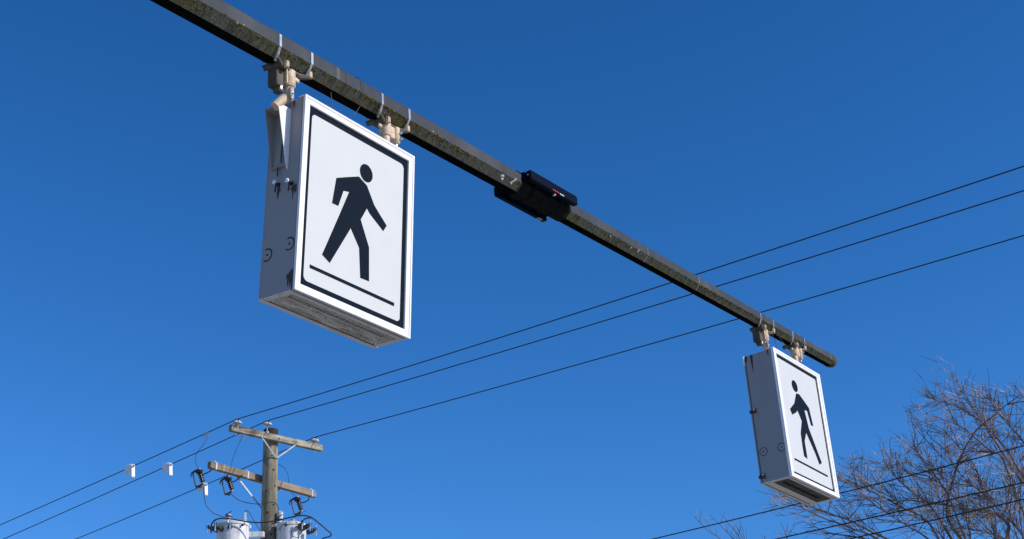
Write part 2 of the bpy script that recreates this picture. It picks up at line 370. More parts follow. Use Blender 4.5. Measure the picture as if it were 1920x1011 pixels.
# ------------------------------------------------------------------ pipe hangers
def octband(b, t, w, extra, ks=range(8), mi=0, tilt=0.0):
    r = arm_r(t) + extra
    A_ = ringpts(V((0, 0, 0)), r, V((0, 1, 0)), V((0, 0, 1))); out = []
    for off in (-w / 2, w / 2): out.append([V((off, p.y, p.z)) for p in A_])
    for k in ks:
        q = [out[0][k], out[0][(k + 1) % 8], out[1][(k + 1) % 8], out[1][k]]
        m_ = sum(q, V((0, 0, 0))) / 4; nrm = V((0, m_.y, m_.z)).normalized() * 0.0025
        b.add([p for p in q] + [p + nrm for p in q], [(0, 1, 2, 3), (4, 5, 6, 7), (0, 1, 5, 4), (1, 2, 6, 5), (2, 3, 7, 6), (3, 0, 4, 7)], mi)
    return b
def hanger(t, ztop, label, flip, s=1.0, dx=0.0, elbow=False, offset=(0, 0)):
    """frame: x along the arm, y to the front, z up; origin on the axis of the arm"""
    mw = Matrix.Translation(arm(t)) @ R_arm
    root = empty('pipe_hanger', mw)
    tag(root, label, 'hanger bracket', 'tan pipe hangers clamped under the mast arm')
    r = arm_r(t); half = 0.128 * s
    def put(o): o.matrix_world = mw; parent_keep(o, root); return o
    for sx in (-1, 1):
        b = MB()
        bb = MB(); octband(bb, t + sx * half, 0.018, 0.001, (7, 0, 1, 2, 3, 4, 6))
        for v_ in bb.v: pass
        b.add([V(p) + V((sx * half, 0, 0)) for p in bb.v], bb.f)
        # tail of the strap running down and inward to the saddle
        p0 = V((sx * half, r * 0.95, -r * 0.42)); p1 = V((sx * half - sx * 0.005, r * 0.40, -r - 0.022))
        b.tube([p0 + V((0, 0.004, 0)), p0 * 0.5 + p1 * 0.5 + V((0, 0.010, -0.004)), p1 + V((0, 0.008, 0))], 0.009, 6, flat=0.35, mi=1)
        # buckle on top
        b.box(V((sx * half, 0.0, r + 0.006)), 0.026, 0.04, 0.009, bev=0.002)
        put(b.build('strap', [M_galv, M_galvdull]))
    b = MB(); zt = -r
    # saddle casting: curved cradle with four ears
    b.box(V((0, 0, zt - 0.020)), 0.20 * s, 0.085, 0.026, bev=0.008)
    b.tube([V((-0.118 * s, -0.050, zt - 0.034)), V((-0.10 * s, -0.02, zt - 0.022)), V((-0.03 * s, 0.0, zt - 0.022))], [0.017, 0.020, 0.024], 8)
    b.tube([V((0.145 * s, 0.045, zt - 0.012)), V((0.10 * s, 0.03, zt - 0.022)), V((0.03 * s, 0, zt - 0.022))], [0.015, 0.018, 0.024], 8)
    b.tube([V((-0.12 * s, 0.055, zt + 0.0)), V((-0.06 * s, 0.03, zt - 0.02))], [0.012, 0.02], 8)
    b.tube([V((0.12 * s, -0.055, zt - 0.01)), V((0.06 * s, -0.02, zt - 0.02))], [0.012, 0.02], 8)
    put(b.build('saddle', M_tan_grime_shade, smooth=True))
    for p in (V((-0.045 * s, 0.055, zt - 0.014)), V((0.150 * s, 0.048, zt + 0.004))):
        put(MB().lathe(p, [(0.014, -0.018), (0.016, -0.014), (0.016, 0.016), (0.012, 0.020)], 8).build('nut', M_tan, smooth=True))
    # clamp body: pipe socket, barrel and web
    b = MB(); px, py = (-0.020, 0.012) if flip else (0.020, 0.012); bx_, by_ = (0.060, 0.030) if flip else (-0.040, 0.010)
    zc = zt - 0.012; L1, L2 = (0.080, 0.100) if flip else (0.098, 0.110)
    b.lathe(V((px, py, zc)), [(0.030, 0.0), (0.037, -0.006), (0.037, -L1), (0.033, -L1 - 0.006)], 18)
    if flip: b.lathe(V((bx_, by_, zc - 0.004)), [(0.017, 0.0), (0.024, -0.005), (0.024, -L2), (0.018, -L2 - 0.008)], 16)
    if flip: b.box(V(((px + bx_) / 2, (py + by_) / 2, zc - 0.05)), abs(bx_ - px), 0.036, 0.085, bev=0.006)
    else: b.box(V((px - 0.040, py + 0.004, zc - 0.052)), 0.010, 0.046, 0.095, bev=0.002)
    b.box(V((px + (0.05 if not flip else -0.045), py + 0.006, zc - 0.035)), 0.05, 0.018, 0.03, bev=0.006)
    put(b.build('clamp_body', M_tan, smooth=True))
    if not flip:
        b = MB(); b.box(V((-0.052, -0.016, zc - 0.062)), 0.062, 0.070, 0.122, bev=0.004); b.box(V((-0.036, -0.014, zc - 0.135)), 0.040, 0.05, 0.03, bev=0.004)
        put(b.build('keeper_plate', M_tan_grime_shade))
    for dz in (-0.045, -0.085):
        if flip: put(MB().lathe(V((bx_ + 0.01, by_ + 0.022, zc + dz)), [(0.009, 0.0), (0.009, 0.012), (0.006, 0.016)], 8, V((0, 1, 0))).build('bolt', M_galv))
    put(MB().lathe(V((bx_ - 0.002, by_, zc - L2 - 0.008)), [(0.010, 0.0), (0.010, -0.02), (0.006, -0.028)], 8).build('bolt', M_galv))
    # pipe down to the cabinet
    b = MB(); p0 = V((px, py, zc - 0.03)); zend = ztop
    if elbow:
        pts = spline([p0, V((px, py, zc - 0.12)), V((px, py, zc - 0.165)), V((px - 0.012, py - 0.006, zend + 0.035)), V((px - 0.042, py - 0.020, zend + 0.004)), V((px - 0.072, py - 0.036, zend - 0.035))], 5)
    else: pts = [p0, V((px, py, zend - 0.03))]
    b.tube(pts, 0.027, 16)
    if not elbow: b.lathe(V((px, py, zend)), [(0.036, -0.004), (0.036, 0.006), (0.030, 0.012)], 16)
    put(b.build('pipe', M_tan, smooth=True))
    if not flip:
        b = MB(); zc2 = zc - 0.135
        b.tube([V((px - 0.008, py + 0.024, zc2 + 0.02)), V((px - 0.022, py + 0.032, zc2)), V((px - 0.02, py + 0.032, zc2 - 0.035)), V((px - 0.006, py + 0.026, zc2 - 0.05))], 0.007, 8)
        b.lathe(V((px - 0.005, py + 0.022, zc2 - 0.012)), [(0.013, 0), (0.013, 0.010), (0.007, 0.018)], 6, V((-0.3, 1, 0)).normalized())
        b.lathe(V((px - 0.010, py + 0.022, zc2 - 0.046)), [(0.010, 0), (0.010, 0.008), (0.005, 0.014)], 6, V((-0.3, 1, 0)).normalized())
        put(b.build('cotter_pin', M_galvdull))
    return root

# ------------------------------------------------------------------ illuminated signs
S1R = Matrix(((0.5805069, 0.0286010, 0.8137528), (0.8142392, -0.0141005, -0.5803583), (-0.0051245, 0.9994915, -0.0314735)))
S2R = Matrix(((0.5930870, -0.0265486, 0.8047005), (0.8048514, 0.0462320, -0.5916729), (-0.0214948, 0.9985779, 0.0487873)))
BODY1 = [(0.005, 0.264), (0.075, 0.235), (0.142, 0.138), (0.186, 0.103), (0.252, 0.052), (0.225, 0.008), (0.106, 0.073), (0.082, 0.096), (0.06, 0.056), (0.034, 0.009), (0.111, -0.133), (0.121, -0.333), (0.049, -0.336), (0.031, -0.164), (-0.043, -0.072), (-0.195, -0.332), (-0.256, -0.304), (-0.133, -0.017), (-0.068, 0.139), (-0.113, 0.129), (-0.149, 0.023), (-0.199, 0.021), (-0.174, 0.183), (-0.103, 0.216)]
BODY2 = [(-0.077, 0.253), (-0.018, 0.262), (0.137, 0.178), (0.168, 0.018), (0.124, 0.014), (0.089, 0.136), (0.038, 0.132), (0.070, -0.028), (0.158, -0.184), (0.223, -0.303), (0.170, -0.330), (0.120, -0.240), (0.002, -0.085), (-0.055, -0.175), (-0.052, -0.332), (-0.111, -0.323), (-0.113, -0.251), (-0.109, -0.118), (-0.050, 0.007), (-0.105, 0.092), (-0.123, 0.069), (-0.219, 0.019), (-0.246, 0.064), (-0.142, 0.145)]
def rrect(w, h, r, n=7):
    out = []
    for cx, cy, a0 in ((w / 2 - r, h / 2 - r, 0), (-w / 2 + r, h / 2 - r, 90), (-w / 2 + r, -h / 2 + r, 180), (w / 2 - r, -h / 2 + r, 270)):
        for k in range(n + 1):
            a = math.radians(a0 + 90 * k / n); out.append((cx + r * math.cos(a), cy + r * math.sin(a)))
    return out
def sign(loc, R, W, H, D, second, label):
    mw = Matrix.Translation(V(loc)) @ R.to_4x4()
    root = empty('crosswalk_sign', mw); tag(root, label, 'crosswalk sign', 'illuminated crosswalk signs hung from the mast arm')
    def put(o, p=None): o.matrix_world = mw; parent_keep(o, p or root); return o
    ix, iy = (0.042, 0.040) if not second else (0.056, 0.034)
    cab = put(MB().box(V((0, 0, -D / 2 - 0.006)), W - 0.008, H - 0.008, D - 0.014, bev=0.003).build('cabinet', M_cab))
    # mitred front frame
    b = MB(); k_ = ix / 0.042; ky = iy / 0.040
    rt = -0.003 if not second else -0.012; g0, g1 = (0.009, 0.0125) if not second else (0.018, 0.022)
    prof = [(0.001, rt), (-0.002, rt), (-0.002, 0.013), (g0, 0.013), (g0, 0.001), (g1, 0.001), (g1, 0.011), (0.040, 0.008), (0.042, 0.006), (0.042, -0.010)]
    rings_ = []
    for ins, z in prof:
        jx, jy = (ins * k_, ins * ky) if ins > 0 else (ins, ins)
        rings_.append([V((sx * (W / 2 - jx), sy * (H / 2 - jy), z)) for sx, sy in ((-1, -1), (1, -1), (1, 1), (-1, 1))])
    for i in range(len(prof) - 1):
        for k in range(4):
            b.add([rings_[i][k], rings_[i][(k + 1) % 4], rings_[i + 1][(k + 1) % 4], rings_[i + 1][k]], [(0, 1, 2, 3)])
    fr = put(b.build('frame', M_frame))
    # hairline mitre joints
    # face
    fw, fh = W - 2 * ix + 0.004, H - 2 * iy + 0.004
    put(MB().box(V((0, 0, -0.008)), fw, fh, 0.004).build('sign_face', M_panel))
    bw, bh = (0.031, 0.038) if not second else (0.012, 0.026)
    cx = 0.0
    b = MB(); outw, outh = fw - 0.003, fh - 0.003
    inner = rrect(outw - 2 * bw, outh - 2 * bh, 0.030 if not second else 0.016, 7)
    outer = [(math.copysign(outw / 2, x), math.copysign(outh / 2, y)) for x, y in inner]
    n = len(inner); z0, z1 = -0.0058, -0.0045
    vs = [V((x, y, z1)) for x, y in inner] + [V((x, y, z1)) for x, y in outer]
    b.add(vs, [(i, (i + 1) % n, n + (i + 1) % n, n + i) for i in range(n)])
    b.add([V((x, y, z0)) for x, y in inner] + [V((x, y, z1)) for x, y in inner], [(i, (i + 1) % n, n + (i + 1) % n, n + i) for i in range(n)])
    put(b.build('border', M_art))
    b = MB(); body = BODY2 if second else BODY1
    b.prism(body, z0, z1)
    hc, hr = ((0.066, 0.309), 0.0535) if not second else ((-0.083, 0.318), 0.053)
    b.prism([(hc[0] + hr * math.cos(2 * math.pi * k / 40), hc[1] + hr * 1.01 * math.sin(2 * math.pi * k / 40)) for k in range(40)], z0, z1)
    put(b.build('pedestrian_symbol', M_art))
    if not second: gl = [(-0.344, -0.391), (-0.344, -0.4105), (0.3355, -0.4125), (0.3355, -0.392)]
    else: gl = [(-0.306, -0.384), (-0.306, -0.401), (0.301, -0.412), (0.301, -0.395)]
    put(MB().prism(gl, z0, z1).build('ground_line', M_art))
    # underside: rim strips, recessed plate, louvres and the joint of the rear door
    yb = -H / 2 + 0.004; zgap = -0.219 if not second else -D + 0.028; zin = -0.048 if not second else -0.045
    b = MB(); t_ = 0.007
    b.box(V((0, yb - t_ / 2, (zin - 0.024) / 2)), W - 0.008, t_, abs(zin) - 0.024)
    for sx in (-1, 1): b.box(V((sx * (W / 2 - 0.022), yb - t_ / 2, (zin + zgap) / 2 + 0.0)), 0.034, t_, abs(zgap - zin) - 0.001)
    if second: b.box(V((0, yb - t_ / 2, zgap + 0.036)), W - 0.08, t_, 0.062)
    b.box(V((0, yb - t_ / 2, (zgap - 0.004 - D) / 2 - 0.002)), W - 0.004, t_ + 0.002, D - abs(zgap) - 0.006)
    put(b.build('rim', M_rim))
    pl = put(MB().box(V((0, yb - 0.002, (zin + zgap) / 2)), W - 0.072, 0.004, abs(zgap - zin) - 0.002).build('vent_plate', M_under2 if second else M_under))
    put(MB().box(V((0, yb - 0.004, zgap - 0.0025)), W - 0.06, 0.002, 0.0045).build('door_joint', M_dark))
    b = MB(); n = 36; x0, x1 = (-0.395, 0.335)
    if not second:
        for k in range(n):
            x = x0 + (x1 - x0) * k / (n - 1)
            b.box(V((x, yb - 0.0044, zin - 0.040)), 0.008, 0.001, 0.030)
    else:
        for k in range(n):
            x = -0.33 + 0.62 * k / (n - 1); b.box(V((x, yb - 0.0055, zin - 0.075)), 0.0055, 0.004, 0.028)
    put(b.build('vent_slot', M_dark))
    if not second:
        b = MB()
        b.box(V((0, yb - 0.0055, zin - 0.020)), W - 0.12, 0.004, 0.004); b.box(V((0, yb - 0.0055, zin - 0.060)), W - 0.12, 0.004, 0.003)
        put(b.build('vent_trim', M_rim))
    # left side: round knockouts, screws, stains
    xs = -W / 2 + 0.004
    spots = ((-0.300, -0.052), (-0.323, -0.212)) if not second else ((-0.307, -0.213), (-0.311, -0.046))
    X_ = V((-1, 0, 0))
    for y, z in spots:
        b = MB(); c0 = V((xs, y, z)); n = 28; R0, R1_ = (0.038, 0.031) if not second else (0.037, 0.032)
        for k in range(n):
            a0, a1 = 2 * math.pi * k / n, 2 * math.pi * (k + 1) / n
            q = [c0 + V((-0.0015, math.cos(a) * rr, math.sin(a) * rr)) for a, rr in ((a0, R1_), (a1, R1_), (a1, R0), (a0, R0))]
            if not second and 3.6 < a0 < 5.7: continue
            b.add(q, [(0, 1, 2, 3)])
        b.lathe(c0, [(0.006, 0), (0.006, 0.002), (0.003, 0.003)], 8, X_)
        put(b.build('knockout', M_dark))
    def stain(pts, y0):
        b = MB(); b.prism(pts, 0, 0.0012, lambda z, y, h: V((xs - h - 0.0004, y, z))); put(b.build('rust_streak', M_stain))
    if not second:
        stain([(-0.024, -0.452), (-0.012, -0.455), (-0.008, -0.565), (-0.020, -0.566), (-0.026, -0.52), (-0.033, -0.555), (-0.038, -0.50), (-0.047, -0.548), (-0.054, -0.495), (-0.062, -0.488), (-0.055, -0.475), (-0.040, -0.468)], 0)
        stain([(-0.07, 0.562), (-0.085, 0.562), (-0.082, 0.535), (-0.077, 0.515), (-0.073, 0.54)], 0)
        stain([(-0.052, 0.036), (-0.024, 0.045), (-0.022, 0.002), (-0.034, -0.01), (-0.040, 0.015), (-0.050, -0.045), (-0.054, 0.01), (-0.068, 0.02)], 0)
        stain([(-0.150, 0.075), (-0.165, 0.078), (-0.168, 0.02), (-0.158, -0.015), (-0.152, 0.03), (-0.142, 0.035)], 0)
        # screw fittings below the bracket
        for y, z, L_ in ((0.074, -0.158, 0.030), (0.052, -0.058, 0.034)):
            b = MB(); b.lathe(V((xs, y, z)), [(0.012, 0), (0.012, 0.006), (0.006, 0.008), (0.006, L_)], 10, X_); b.tube([V((xs - 0.02, y - 0.005, z)), V((xs - 0.022, y - 0.05, z - 0.004))], 0.004, 6)
            put(b.build('latch_screw', M_dark))
            b = MB(); b.lathe(V((xs - L_, y + 0.004, z)), [(0.010, 0), (0.013, 0.003), (0.013, 0.008), (0.008, 0.012)], 12, X_)
            put(b.build('wing_nut', M_frame))
        # side bracket: open channel, wide above, closing below
        f_ = lambda zf: (lambda x, y, h: V((x, y, zf - h)))
        X0 = xs
        b = MB()
        b.prism([(X0, 0.516), (X0 - 0.100, 0.514), (X0 - 0.018, 0.182), (X0 - 0.012, 0.160), (X0, 0.150)], 0, 0.004, f_(-0.097))
        put(b.build('bracket_plate', M_frame)); b = MB()
        b.prism([(X0, 0.560), (X0 - 0.086, 0.520), (X0 - 0.016, 0.200), (X0, 0.185)], 0, 0.004, f_(-0.212))
        b.box(V((X0 - 0.0015, 0.352, -0.157)), 0.003, 0.345, 0.112)
        b.box(V((X0 - 0.045, 0.508, -0.157)), 0.092, 0.004, 0.111)
        b.box(V((X0 - 0.010, 0.172, -0.157)), 0.026, 0.004, 0.112)
        put(b.build('side_bracket', M_cab))  # darker paint puts the front plate's shade into the channel's colour
        for y in (0.44, 0.385, 0.33): put(MB().lathe(V((X0 - 0.003, y, -0.135)), [(0.011, 0), (0.011, 0.010), (0.006, 0.014)], 8, X_).build('bracket_bolt', M_stain))
        put(MB().tube([V((X0 - 0.012, 0.31, -0.14)), V((X0 - 0.011, 0.20, -0.142))], 0.004, 6).build('threaded_rod', M_stain))
        put(MB().tube([V((X0 - 0.016, 0.175, -0.157)), V((X0 - 0.016, 0.12, -0.157))], 0.004, 6).build('threaded_rod', M_stain))
    else:
        b = MB()
        b.box(V((xs - 0.001, 0.0, zgap - 0.012)), 0.003, H - 0.012, 0.0045)
        put(b.build('door_seam', M_dark))
        stain([(-0.190, 0.564), (-0.215, 0.564), (-0.213, 0.50), (-0.206, 0.43), (-0.200, 0.40), (-0.198, 0.46), (-0.194, 0.51)], 0)
        stain([(-0.040, 0.564), (-0.052, 0.564), (-0.050, 0.53), (-0.044, 0.505), (-0.041, 0.53)], 0)
        stain([(-0.240, 0.564), (-0.262, 0.564), (-0.262, 0.52), (-0.254, 0.51), (-0.248, 0.53)], 0)
        for y in (0.062, -0.512):
            b = MB(); b.box(V((xs - 0.008, y, zgap + 0.004)), 0.016, 0.040, 0.038, bev=0.003); b.box(V((xs - 0.008, y - 0.004, zgap - 0.026)), 0.014, 0.026, 0.016, bev=0.003)
            b.tube([V((xs - 0.012, y - 0.01, zgap + 0.02)), V((xs - 0.016, y - 0.03, zgap + 0.034))], 0.003, 6)
            lt = put(b.build('latch', M_stain))
            b = MB(); b.lathe(V((xs - 0.016, y + 0.008, zgap + 0.012)), [(0.007, 0), (0.008, 0.003), (0.005, 0.007)], 10, X_); b_ = b.build('latch_pin', M_frame); b_.matrix_world = mw; parent_keep(b_, lt)
        # bright edge of the rear frame
        b = MB()
        b.box(V((-W / 2 - 0.003, H / 2 - 0.045, -D + 0.004)), 0.012, 0.085, 0.014, bev=0.002)
        put(b.build('door_corner', M_frame))
    # rear door and flange
    put(MB().box(V((0, 0, -D + 0.006)), W - 0.002, H - 0.002, 0.014, bev=0.003).build('rear_door', M_cab))
    if second:
        put(MB().box(V((0.01, H / 2 + 0.004, -0.02)), W + 0.004, 0.008, 0.058, bev=0.002).build('drip_edge', M_frame))
    else:
        put(MB().box(V((0.0, H / 2 + 0.002, -0.012)), W + 0.004, 0.004, 0.050).build('drip_edge', M_frame))
        b = MB(); b.box(V((W / 2 + 0.006, 0.16, -0.02)), 0.006, H * 0.66, 0.012); b.box(V((W / 2 + 0.006, -0.38, -0.02)), 0.006, H * 0.30, 0.012)
        put(b.build('side_hinge', M_galv))
    return root
W1, D1_ = 0.9191, 0.2540; W2, D2_ = 0.8694, 0.2796
sign((-0.844, 7.3394, 5.1903), S1R, W1, 1.14, D1_, False, 'large nearer white box sign with black walking pedestrian and a wedge bracket on its side')
sign((2.451, 12.0984, 5.4267), S2R, W2, 1.14, D2_, True, 'smaller looking farther white box sign near the arm tip with two latches on its side')
hanger(-0.520, -0.30, 'tan hanger with curved pipe over the wedge bracket of the nearer sign', False, elbow=True)
hanger(0.355, -0.30, 'tan hanger with short straight pipe above the right side of the nearer sign', True)
hanger(LSEP - 0.32, -0.33, 'tan hanger clamped above the dark left side of the farther sign', False)
hanger(LSEP + 0.345, -0.33, 'tan hanger closest to the tip of the mast arm', True)

# ------------------------------------------------------------------ black bars strapped to the arm
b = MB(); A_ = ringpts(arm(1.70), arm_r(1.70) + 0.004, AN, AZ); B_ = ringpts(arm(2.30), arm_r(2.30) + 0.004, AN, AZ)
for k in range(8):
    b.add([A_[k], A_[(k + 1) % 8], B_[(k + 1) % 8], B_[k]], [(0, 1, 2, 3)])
parent_keep(b.build('shaded_sleeve', M_wrap_shade), mast)  # wrap round the arm, its black also standing in for the bar's shadow
def bar(front):
    t0, t1 = (1.705, 2.293) if front else (1.722, 2.322)
    off = 0.125 if front else -0.150; zc = 0.020 if front else -0.006; t = (t0 + t1) / 2
    mw = Matrix.Translation(arm(t, off, zc)) @ R_arm
    root = empty('flasher_bar', mw)
    tag(root, 'slim black bar above the mast arm with a tiny red and white mark' if front else
        'slim black bar showing below the mast arm with a small grey sticker', 'black bar', 'black bars strapped to the middle of the mast arm')
    def put(o): o.matrix_world = mw; parent_keep(o, root); return o
    L_ = t1 - t0; s = 1 if front else -1
    b = MB(); h = 0.070 if front else 0.072
    b.prism([(x, y) for x, y in rrect(L_, h, 0.014, 4)], -0.014, 0.016, lambda x, y, z: V((x, s * z, y)))
    b.prism([(x, y) for x, y in rrect(L_ - 0.012, h - 0.012, 0.010, 4)], 0.016, 0.021, lambda x, y, z: V((x, s * z, y)))
    put(b.build('housing', M_black))
    r = arm_r(t)
    for dx in (-0.16, 0.16):
        put(MB().box(V((dx, -s * 0.035, -zc)), 0.05, 0.04, 0.05, bev=0.004).build('mount', M_black))
        if front:
            bb = MB(); octband(bb, t + dx, 0.02, 0.006); b = MB(); b.add([V(p) + V((dx, -off, -zc)) for p in bb.v], bb.f); put(b.build('band', M_black))
    if front: put(MB().box(V((-0.275, -0.045, -0.005)), 0.05, 0.045, 0.07, bev=0.004).build('mount', M_black))
    if front:
        b = MB()
        for i, (x, w_) in enumerate(((0.068, 0.010), (0.084, 0.006), (0.094, 0.010))): b.box(V((x, 0.0218, -0.024)), w_, 0.0012, 0.009)
        b.box(V((0.108, 0.0218, -0.024)), 0.008, 0.0012, 0.008)
        put(b.build('white_lettering', M_white))
        b = MB(); 
        for x, w_ in ((-0.018, 0.014), (0.004, 0.016), (0.026, 0.013), (0.046, 0.013)): b.box(V((x, 0.0218, -0.022)), w_, 0.0012, 0.010)
        put(b.build('red_lettering', M_red))
        put(MB().lathe(V((0.0, 0.0, 0.035)), [(0.008, 0), (0.008, 0.006), (0.004, 0.010)], 10).build('screw', M_galv))
        put(MB().lathe(V((0.02, 0.0, -0.035)), [(0.012, 0), (0.012, -0.010), (0.006, -0.014)], 10).build('screw', M_galv))
        put(MB().lathe(V((-L_ / 2, 0, 0.0)), [(0.006, 0), (0.006, 0.005)], 8, V((-1, 0, 0))).build('screw', M_galv))
    else:
        put(MB().box(V((0.225, 0.0, -h / 2 - 0.001)), 0.055, 0.030, 0.0015).build('sticker', M_galvdull))
bar(True); bar(False)

# ------------------------------------------------------------------ utility pole
DD = V((math.cos(math.radians(50)), math.sin(math.radians(50)), 0)); WW = V((DD.y, -DD.x, 0)); UP = V((0, 0, 1))
PT = at(508, 806, 28.0)
def pole_axis(z): return V((PT.x + 0.011 * (PT.z - z), PT.y, z))
up_ = empty('utility_pole', loc=pole_axis(0)); tag(up_, 'weathered wooden utility pole with two crossarms and white insulators behind the signs', 'utility pole')
b = MB(); zs = [0, 2, 4, 6, 7, 8, 8.6, 9.2, PT.z - 0.3, PT.z - 0.16]; sides = 20
b.tube([pole_axis(z) for z in zs], [0.135 + 0.0062 * (PT.z - z) for z in zs], sides)
parent_keep(b.build('pole_shaft', M_pole, smooth=True, loc=pole_axis(0)), up_)
b = MB(); b.tube([pole_axis(PT.z - 0.17), pole_axis(PT.z - 0.1), pole_axis(PT.z - 0.01), pole_axis(PT.z)], [0.1405, 0.138, 0.136, 0.128], sides)
parent_keep(b.build('pole_top', M_poletop, smooth=True, loc=PT), up_)
for z in (7.95, 8.35, 8.7):
    b = MB(); b.lathe(pole_axis(z) + WW * 0.15 - DD * 0.02, [(0.016, 0), (0.012, 0.008)], 8, WW); parent_keep(b.build('bolt_hole', M_dark), up_)
VRp = V((0.985, 0.17, 0)); VFp = V((0.17, -0.985, 0))
def hitp(q, o, nrm): rd = ray(*q); return CAM + rd * ((o - CAM).dot(nrm) / rd.dot(nrm))
OX = PT + WW * 0.19
def crossarm(l, r_, m, w_, h_, name, o_=None):
    o_ = o_ or OX; PL, PR = hitp(l, o_, WW), hitp(r_, o_, WW); X = (PR - PL).normalized(); Z_ = WW.cross(X) * -1; Z_ = Z_ if Z_.z > 0 else -Z_
    c = (PL + PR) / 2; L_ = (PR - PL).length
    o = MB().box(V((0, 0, 0)), L_, w_, h_, bev=0.008).build(name, m)
    o.matrix_world = Matrix.Translation(c) @ Matrix((X, WW, X.cross(WW))).transposed().to_4x4()
    parent_keep(o, up_); return o, c, X, L_, Z_
xa1, c1_, X1, L1_, Z1 = crossarm((431.5, 802.5), (602.5, 841), M_xarm_old, 0.095, 0.118, 'crossarm')
xa2, c2_, X2, L2_, Z2 = crossarm((392, 871.5), (590, 927.5), M_xarm, 0.10, 0.125, 'crossarm', PT - WW * 0.205)
tag(xa2, 'lower browner crossarm'); tag(xa1, 'upper grey crossarm with dark weathered patches')
def brace(p, q):
    d = (q - p).normalized(); b = MB(); b.box((p + q) / 2, (q - p).length, 0.008, 0.026, d, WW, d.cross(WW)); b.lathe(p - WW * 0.01, [(0.014, 0), (0.014, 0.03)], 8, WW)
    parent_keep(b.build('brace', M_brace), up_)
pf = lambda z, k=0.0: pole_axis(z) + WW * 0.165 + DD * k
brace(c1_ - X1 * 0.42 - Z1 * 0.05 + WW * 0.055, pf(c1_.z - 0.36, 0.0)); brace(c1_ + X1 * 0.42 - Z1 * 0.05 + WW * 0.055, pf(c1_.z - 0.36, 0.02))
brace(c2_ - X2 * 0.58 - Z2 * 0.05 - WW * 0.055, pf(c2_.z - 0.56, -0.02) - WW * 0.335); brace(c2_ + X2 * 0.44 - Z2 * 0.05 - WW * 0.055, pf(c2_.z - 0.50, 0.02) - WW * 0.335)
# straps, bolts on the crossarms
for c_, X_, k, h_ in ((c2_, X2, -L2_ / 2 + 0.13, 0.138), (c2_, X2, L2_ / 2 - 0.10, 0.138), (c2_, X2, -0.16 * L2_, 0.138)):
    b = MB(); b.box(c_ + X_ * k, 0.026, 0.108, h_, X_, WW, X_.cross(WW)); b.tube([c_ + X_ * k + UP * 0.06, c_ + X_ * k + UP * 0.10], 0.010, 6)
    parent_keep(b.build('strap', M_galv), up_)
for c_, X_, k in ((c1_, X1, -L1_ / 2 + 0.14), (c1_, X1, L1_ / 2 - 0.18), (c2_, X2, -L2_ / 2 + 0.30), (c2_, X2, 0.3 * L2_ / 2 + 0.05)):
    b = MB(); b.box(c_ + X_ * k + WW * 0.001, 0.010, 0.099, 0.13, X_, WW, X_.cross(WW)); b.tube([c_ + X_ * k - UP * 0.05, c_ + X_ * k - UP * 0.11], 0.009, 6); parent_keep(b.build('through_bolt', M_galvdull), up_)
b = MB(); b.lathe(c1_ + WW * 0.045 + X1 * 0.02, [(0.03, 0), (0.03, 0.01), (0.014, 0.012), (0.014, 0.03)], 12, WW)
parent_keep(b.build('washer', M_galvdull), up_)
INS = [hitp((445, 788), OX, WW), hitp((501.5, 791), PT - DD * 0.06 + WW * 0.10, WW), hitp((590, 822), OX, WW)]
for i, p in enumerate(INS):
    b = MB()
    b.lathe(p - UP * 0.10, [(0.015, 0.0), (0.032, 0.012), (0.040, 0.022), (0.084, 0.034), (0.088, 0.046), (0.080, 0.064), (0.056, 0.082), (0.036, 0.092), (0.033, 0.118), (0.024, 0.126)], 24)
    o = parent_keep(b.build('insulator', M_porc, smooth=True), up_)
    b = MB(); b.tube([p - UP * (0.20 if i != 1 else 0.26), p - UP * 0.085], 0.011, 8)
    if i == 1: b.box(p - UP * 0.235, 0.06, 0.05, 0.10, bev=0.008)
    q = b.build('pin', M_galv); parent_keep(q, o)
    b = MB(); b.lathe(p - UP * 0.012, [(0.040, 0), (0.042, 0.02), (0.03, 0.034)], 12); q = b.build('tie', M_wire); parent_keep(q, o)
for z, a, r_ in ((9.35, 0.5, .024), (8.95, -0.4, .018), (9.05, 0.75, .02), (9.62, 0.2, .018), (8.15, 0.3, .022), (8.55, -0.2, .026)):
    d_ = (VFp * math.cos(a) + VRp * math.sin(a)).normalized(); p_ = pole_axis(z) + d_ * (0.134 + 0.0062 * (PT.z - z))
    parent_keep(MB().lathe(p_, [(r_, 0), (r_ * 0.9, 0.003), (r_ * 0.3, 0.004)], 9, d_).build('knot', M_poletop), up_)
# rusty band low on the pole
b = MB(); b.tube([pole_axis(7.70), pole_axis(7.84)], [0.155, 0.154], 20); parent_keep(b.build('pole_band', M_stain), up_)

# ------------------------------------------------------------------ overhead lines
def line(name, p0, f, s0, s1, r, label, group, cat='power line', m=M_wire, n=60, d=None):
    pts = [p0 + (d or WW) * s + UP * f(s) for s in [s0 + (s1 - s0) * k / n for k in range(n + 1)]]
    o = MB().tube(pts, r, 6).build(name, m, loc=pts[0]); tag(o, label, cat, group); return o
LB = ['overhead power line from the left insulator, topmost of the three', 'overhead power line from the pole-top insulator, middle of the three', 'overhead power line from the right insulator, lowest of the three']
CR = [(-0.0353, 0.00093), (-0.0405, 0.00080), (-0.0408, 0.00080)]; CL = [(-0.0700, 0.00070), (-0.0766, 0.00050), (-0.0830, 0.00150)]
def wire_z(i, s): c_ = CR[i] if s > 0 else CL[i]; a = abs(s); return c_[0] * a + c_[1] * a * a
for i, p in enumerate(INS):
    q = p + UP * 0.022
    ss = sorted(set([-38 + k * 0.8 for k in range(48)] + [k * 0.8 for k in range(51)] + [-.25, .25, 0]))
    pts = [q + WW * s + UP * wire_z(i, s) for s in ss]
    o = MB().tube(pts, 0.0085, 6).build('power_line', M_wire, loc=q); tag(o, LB[i], 'power line', 'power lines on the utility pole')
